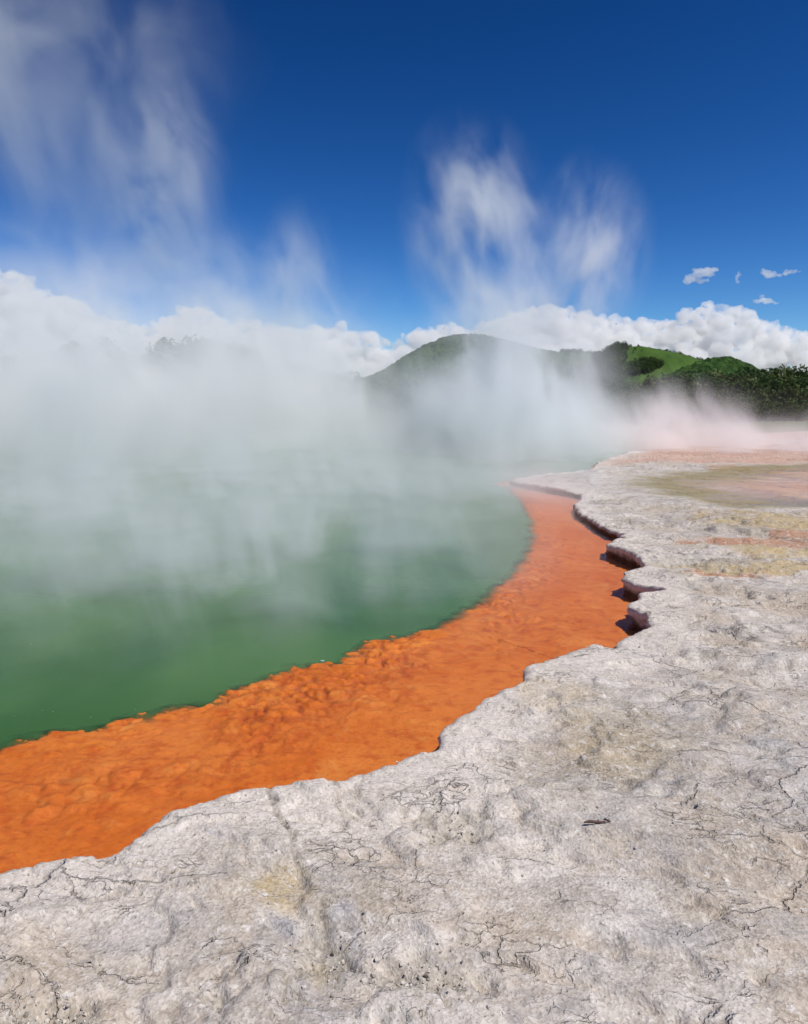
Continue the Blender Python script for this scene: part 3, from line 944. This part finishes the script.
def small_cloud(label, spots, vox, group=GC):
    ps = []
    rg_ = np.random.default_rng(int(spots[0][0] * 7))
    for (px, py, rp, sx, sz) in spots:
        for _ in range(9):
            q_, w_ = rg_.normal(size=2) * 0.42, rp * rg_.uniform(0.32, 0.66)
            x, y, z = far(px + q_[0] * rp * sx, py + q_[1] * rp * sz, 5500 + rg_.uniform(-30, 30))
            ps.append((x, y, z, w_ / FPX * 5500, 1.25, 0.8))
    cloud('cloud', ps, vox, None, label, 'cloud', group, d1=18, d2=12, mat=CLOUD_THIN)


m = NT('thin_cloud_vapour')
pv = m.n('ShaderNodeVolumePrincipled', {'Color': (1.0, 1.0, 1.0, 1), 'Density': 0.013})
m.vol(pv.outputs[0])
CLOUD_THIN = m.m
small_cloud('largest of the small white clouds, alone above the cumulus bank', [(690, 278, 6, 1.4, .6), (698, 274, 7, 1.3, .8), (706, 272, 6, 1.5, .6), (712, 270, 4, 1.6, .5), (700, 280, 5, 1.8, .5)], 5.0)
small_cloud('ragged small cloud trailing a thin tail to the right', [(766, 273, 5, 1.2, .7), (772, 275, 4, 1.6, .6), (777, 275, 3.4, 1.8, .6), (783, 274, 3.2, 2, .6), (790, 272, 3.4, 2.0, .6), (797, 271, 2.4, 2.2, .5)], 4.0)
small_cloud('small oval cloud just over the right end of the cumulus bank', [(761, 300, 5, 1.2, .8), (768, 301, 4, 1.6, .7), (776, 303, 2, 1.8, .5)], 4.0)
small_cloud('faint small wisp of cloud between two brighter clouds', [(738, 276, 2.8, .8, 1.4), (737.5, 279.5, 2.6, .8, 1.4), (737, 282, 2.2, .9, 1.2)], 4.0)


# ------------------------------------------------------------------ steam
def steam_mat(name, dens, freq, lo, hi, zfade=None, soft=0.75, seed=(0, 0, 0), shear=0.2, col=(0.96, 0.985, 1.0, 1), detail=4.0, aniso=0.0, floor=0.0, dist=0.7, colf=0.17, colv=0.65):
    """vapour whose density thins to nothing towards the hull and is torn into upright streaks"""
    m = NT(name)
    oc = m.n('ShaderNodeTexCoord').outputs['Object']
    ln = m.n('ShaderNodeVectorMath', {0: oc}, operation='LENGTH').outputs['Value']
    fall = m.rng(ln, 1.0, 1.0 - soft, 0.0, 1.0)
    g = m.n('ShaderNodeNewGeometry').outputs['Position']
    s = m.n('ShaderNodeSeparateXYZ', {0: g}).outputs
    xx = m.math('MULTIPLY_ADD', s[2], shear, s[0])
    v = m.n('ShaderNodeCombineXYZ', {0: xx, 1: s[1], 2: s[2]}).outputs[0]
    mp = m.n('ShaderNodeMapping', {'Vector': v, 'Location': seed, 'Scale': freq}).outputs[0]
    nz = m.noise(mp, 1.0, detail, 0.55, dist)
    dn = m.rng(nz, lo, hi, floor, 1.0)
    dn = m.math('MULTIPLY', dn, fall)
    if zfade:
        flat = m.n('ShaderNodeCombineXYZ', {0: m.math('MULTIPLY_ADD', s[2], 0.25, s[0]), 1: s[1], 2: seed[0] * 3.0}).outputs[0]
        colh = m.rng(m.noise(flat, colf, 3, 0.5, 0.3), 0.36, 0.64, 1.0 - colv, 1.0 + colv)
        dn = m.math('MULTIPLY', dn, m.math('EXPONENT', m.math('MULTIPLY', m.math('DIVIDE', s[2], colh), -1.0 / zfade)))
    dn = m.math('MULTIPLY', dn, dens)
    pv = m.n('ShaderNodeVolumePrincipled', {'Color': col, 'Density': dn, 'Anisotropy': aniso})
    m.vol(pv.outputs[0])
    return m.m


def steam(mat, c, r, label, step=0.6, rot=0.0):
    bm = bmesh.new()
    bmesh.ops.create_icosphere(bm, subdivisions=4, radius=1.0)
    me = bpy.data.meshes.new('steam')
    bm.to_mesh(me)
    bm.free()
    o = link('steam', me, mat, kind='stuff', label=label)
    o.location, o.scale = c, r
    o.rotation_euler = (0, rot, 0)
    try:
        mat.cycles.volume_step_rate = step
    except Exception:
        pass
    return o


# thick bank over the far half of the pool
steam(steam_mat('steam_bank', 1.45, (0.30, 0.22, 0.22), 0.43, 0.62, zfade=3.0, soft=0.55, seed=(3, 1, 0), floor=0.08, detail=5, col=(1, 1, 1, 1)), (-20.5, 41, 0.3), (26, 22, 11.5),
      'thick white steam bank rolling over the far half of the pool', step=0.45)
steam(steam_mat('steam_billow', 2.1, (0.48, 0.42, 0.28), 0.42, 0.60, zfade=3.4, soft=0.85, seed=(13, 1, 4), floor=0.04, detail=5, colf=0.25), (4.2, 34, 0.5), (6.0, 11, 8.4),
      'white billow of steam climbing in front of the wooded hill', step=0.5)
# thin veils over the near water
steam(steam_mat('steam_veil', 0.72, (0.70, 0.45, 0.30), 0.46, 0.66, zfade=1.1, soft=0.85, seed=(7, 2, 0), floor=0.05, detail=5, colf=0.4), (-6.0, 18.0, 0.0), (12.0, 14.0, 3.8),
      'thin steam veils drifting over the green water')
steam(steam_mat('steam_curl', 0.8, (1.1, 0.8, 0.40), 0.46, 0.66, zfade=0.9, soft=0.9, seed=(2, 6, 0), floor=0.02, colf=0.7), (-2.2, 9.2, 0.2), (4.6, 4.8, 1.8),
      'faint steam curls lifting off the water close to the orange shelf')
steam(steam_mat('steam_film', 0.30, (0.5, 0.4, 0.3), 0.40, 0.66, zfade=1.2, soft=0.95, seed=(4, 4, 4), floor=0.25, colf=0.5), (2.0, 17.5, 0.1), (4.2, 5.5, 1.7), 'low steam film over the far end of the orange shelf')
# forked plume rising above the hill
steam(steam_mat('steam_fork', 1.05, (0.70, 0.7, 0.36), 0.42, 0.74, soft=1.0, seed=(21, 5, 2), detail=4, shear=0.22, dist=0.4), (3.0, 30, 8.0), (3.5, 2.6, 5.9), 'pale plume forming the taller arm of the forked steam column', rot=-0.16)
steam(steam_mat('steam_fork_b', 1.05, (0.70, 0.7, 0.36), 0.41, 0.74, soft=1.0, seed=(14, 9, 2), detail=4, shear=-0.25, dist=0.4), (6.7, 30, 7.2), (3.1, 2.4, 4.9), 'pale plume forming the shorter arm of the forked steam column', rot=0.22)
steam(steam_mat('steam_stem', 0.50, (0.7, 0.7, 0.35), 0.40, 0.66, soft=0.9, seed=(8, 3, 2), detail=5, dist=0.6), (4.7, 31, 5.4), (3.0, 2.4, 3.2), 'thin steam joining the forked column to the bank below')
# left wisps
steam(steam_mat('steam_wisp', 0.55, (0.8, 0.8, 0.50), 0.42, 0.66, soft=0.9, seed=(2, 2, 8), detail=5, shear=0.3, dist=0.6), (-5.7, 18, 7.0), (1.9, 1.8, 3.3), 'torn steam wisp rising into deep blue sky')
steam(steam_mat('steam_high', 0.17, (0.46, 0.45, 0.26), 0.44, 0.68, soft=0.75, seed=(19, 2, 8), floor=0.05, shear=0.3, dist=1.0), (-8.5, 17, 9.0), (6.0, 4, 4.8), 'broad high steam veil across the upper sky')
steam(steam_mat('steam_mid', 0.52, (0.5, 0.4, 0.36), 0.42, 0.66, zfade=6, soft=0.85, seed=(5, 8, 8), floor=0.06, dist=1.0), (-9.0, 25, 3.8), (10.5, 6, 5.0), 'steam drifting up from the bank in front of the clouds')
steam(steam_mat('steam_spire', 0.60, (0.8, 0.8, 0.40), 0.40, 0.68, soft=0.95, seed=(5, 1, 3), dist=1.0), (-3.6, 26, 5.0), (1.9, 1.6, 4.2), 'narrow steam spire above the bank')
# over the pink pool; vapour colour tinted pink for its bounced light
steam(steam_mat('steam_pink', 2.6, (0.50, 0.40, 0.40), 0.42, 0.62, zfade=0.46, colf=0.22, soft=0.9, seed=(6, 4, 1), col=(1.0, 0.95, 0.94, 1), floor=0.06), (13.0, 36.0, 0.0), (9.0, 9.5, 4.0), 'pale steam tinted with bounced pink light drifting over the shallow pink pool')
steam(steam_mat('steam_lick', 1.3, (0.8, 0.7, 0.4), 0.40, 0.66, zfade=2.0, soft=0.95, seed=(3, 7, 1), col=(1.0, 0.96, 0.95, 1)), (12.3, 36, 0.6), (4.2, 4, 3.2), 'loose lick of pale steam rising in front of the dark wood')

# ------------------------------------------------------------------ small things on the rock
m = NT('dry_wood')
P = m.n('ShaderNodeNewGeometry').outputs['Position']
bs = m.n('ShaderNodeBsdfPrincipled', {'Base Color': m.mix(m.noise(P, 60, 4, 0.6), (0.06, 0.028, 0.02), (0.13, 0.07, 0.05)), 'Roughness': 0.8, 'Normal': m.bump(m.noise(P, 150, 3, .6), .5, .002)})
m.surf(bs.outputs[0])
TWIG = m.m


def rock_z(px, py):
    return _rz(*at(px, py))


_RX = rock.data
_co = np.empty(len(_RX.vertices) * 3, np.float32)
_RX.vertices.foreach_get('co', _co)
_co = _co.reshape(-1, 3)
_near = _co[(_co[:, 1] < 6) & (_co[:, 2] > -0.12)]


def _rz(x, y):
    dd = (_near[:, 0] - x) ** 2 + (_near[:, 1] - y) ** 2
    return float(_near[np.argpartition(dd, 4)[:4], 2].max())


def twig(px, py, ln, rad, rz, label):
    x, y = at(px, py)
    z = _rz(x, y)
    V, F = tube([(-ln / 2, 0, 0), (-ln / 4, .004, .002), (0, -.002, .004), (ln / 4, .003, .001), (ln / 2, -.002, 0)], [rad * .6, rad, rad * .9, rad, rad * .4], 8)
    V2, F2 = tube([(ln * .08, 0, .002), (ln * .16, .010, .005), (ln * .22, .016, .004)], [rad * .5, rad * .4, rad * .2], 6)
    e1 = np.array([[0, 1, 2, 3], [4, 5, 6, 7]])
    me = np_mesh('twig', np.concatenate([V, V2]), np.concatenate([F, F2 + len(V)]))
    o = link('twig', me, TWIG, label=label, cat='twig', group='dry twigs on the rock')
    o.location, o.rotation_euler = (x, y, z + rad * 0.9), (0, 0, rz)


twig(595, 834, 0.085, 0.0055, -0.05, 'longer dark brown dry twig lying on pale rock')
twig(607, 833.5, 0.03, 0.0045, -0.6, 'tiny dark brown twig end beside the longer twig')

# loose crumbs of sinter
V, F, k = [], [], 0
rng = np.random.default_rng(3)
bm = bmesh.new()
bmesh.ops.create_icosphere(bm, subdivisions=1, radius=1.0)
IV = np.array([v.co[:] for v in bm.verts])
IF = np.array([[v.index for v in f.verts] for f in bm.faces])
bm.free()
spots = []
for (px, py, rx, ry, n) in ((424, 978, .17, .12, 170), (38, 1016, .13, .09, 260), (452, 822, .18, .14, 60), (330, 950, .1, .16, 60)):
    hx, hy = at(px, py)
    spots += [(hx + rng.normal() * rx * .5, hy + rng.normal() * ry * .5, rng.uniform(.0015, .004) * rng.uniform(.8, 2)) for _ in range(n)]
for _ in range(900):
    spots.append((rng.uniform(-1.5, 3.5), rng.uniform(1.9, 6), rng.uniform(.0015, .0055)))
for (x, y, s) in spots:
    dd = (_near[:, 0] - x) ** 2 + (_near[:, 1] - y) ** 2
    j = int(np.argmin(dd))
    if dd[j] > 0.0009:
        continue
    q = IV * (s * (0.7 + 0.6 * rng.random(3)))[None, :] * (1 + 0.25 * rng.normal(size=(len(IV), 1)))
    V.append(q + [x, y, _near[j, 2] + s * .35])
    F.append(IF + k)
    k += len(IV)
m = NT('sinter_crumbs')
g = m.n('ShaderNodeNewGeometry')
bs = m.n('ShaderNodeBsdfPrincipled', {'Base Color': m.mix(g.outputs['Random Per Island'], (0.20, 0.18, 0.15), (0.62, 0.58, 0.53)), 'Roughness': 0.9})
m.surf(bs.outputs[0])
link('gravel', np_mesh('gravel', np.concatenate(V), np.concatenate(F), smooth=False), m.m, kind='stuff', label='loose pale rock crumbs scattered in the hollows of the terrace')

# flecks of froth on the green water
V, F, k = [], [], 0
for i in range(46):
    px, py = (322, 661) if i == 0 else (rng.uniform(10, 470), rng.uniform(600, 735))
    x, y = at(px, py, WZ)
    th = math.atan2(y - CY, x - CX)
    if math.hypot(x - CX, y - CY) > float(np.interp(th, lt[o], lr[o]) if False else np.interp(th, TH, RHO - LIPW)) - 0.12:
        if i:
            continue
    s = 0.013 if i == 0 else rng.uniform(.0015, .004)
    q = IV * [s * (1 + rng.random()), s, s * .45]
    V.append(q + [x, y, WZ + s * .1]); F.append(IF + k); k += len(IV)
m = NT('froth')
bs = m.n('ShaderNodeBsdfPrincipled', {'Base Color': (0.30, 0.42, 0.34, 1), 'Roughness': 0.5})
m.surf(bs.outputs[0])
link('foam', np_mesh('foam', np.concatenate(V), np.concatenate(F)), m.m, kind='stuff', label='pale flecks of froth floating on the green water')

# ------------------------------------------------------------------ light
SUN_EL, SUN_AZ = math.radians(57), math.radians(122)     # azimuth clockwise from the viewing direction
sd = bpy.data.lights.new('sun', 'SUN')
sun = bpy.data.objects.new('sun', sd)
COL.objects.link(sun)
sd.energy, sd.angle, sd.color = 4.7, math.radians(0.53), (1.0, 0.94, 0.85)
to_sun = Vector((math.sin(SUN_AZ) * math.cos(SUN_EL), math.cos(SUN_AZ) * math.cos(SUN_EL), math.sin(SUN_EL)))
sun.rotation_euler = to_sun.to_track_quat('Z', 'Y').to_euler()
sun.location = (0, 0, 60)

w = bpy.data.worlds.new('World')
S.world = w
w.use_nodes = True
wt = w.node_tree
wt.nodes.clear()
out = wt.nodes.new('ShaderNodeOutputWorld')
bg = wt.nodes.new('ShaderNodeBackground')
sky = wt.nodes.new('ShaderNodeTexSky')
sky.sky_type, sky.sun_disc = 'NISHITA', False
sky.sun_elevation, sky.sun_rotation = SUN_EL, SUN_AZ
sky.altitude, sky.air_density, sky.dust_density, sky.ozone_density = 600, 0.9, 0.1, 3.5
hs = wt.nodes.new('ShaderNodeHueSaturation')
hs.inputs['Saturation'].default_value = 1.10
hs.inputs['Value'].default_value = 0.54
hs.inputs['Hue'].default_value = 0.501
gm = wt.nodes.new('ShaderNodeGamma')
gm.inputs['Gamma'].default_value = 1.75
wt.links.new(sky.outputs[0], gm.inputs['Color'])
wt.links.new(gm.outputs[0], hs.inputs['Color'])
wt.links.new(hs.outputs[0], bg.inputs['Color'])
bg.inputs['Strength'].default_value = 0.052
wt.links.new(bg.outputs[0], out.inputs['Surface'])

# ------------------------------------------------------------------ render settings
S.view_settings.view_transform, S.view_settings.look = 'Standard', 'None'
S.view_settings.exposure, S.view_settings.gamma = 0.0, 1.0
cy = S.cycles
cy.max_bounces, cy.diffuse_bounces, cy.glossy_bounces, cy.transmission_bounces = 10, 3, 3, 4
cy.volume_bounces = 6
cy.transparent_max_bounces = 64
cy.volume_step_rate = 1.0
cy.volume_max_steps = 256
cy.use_denoising = True
try:
    cy.denoiser = 'OPENIMAGEDENOISE'
except Exception:
    pass
cy.use_adaptive_sampling = True
cy.adaptive_threshold = 0.02
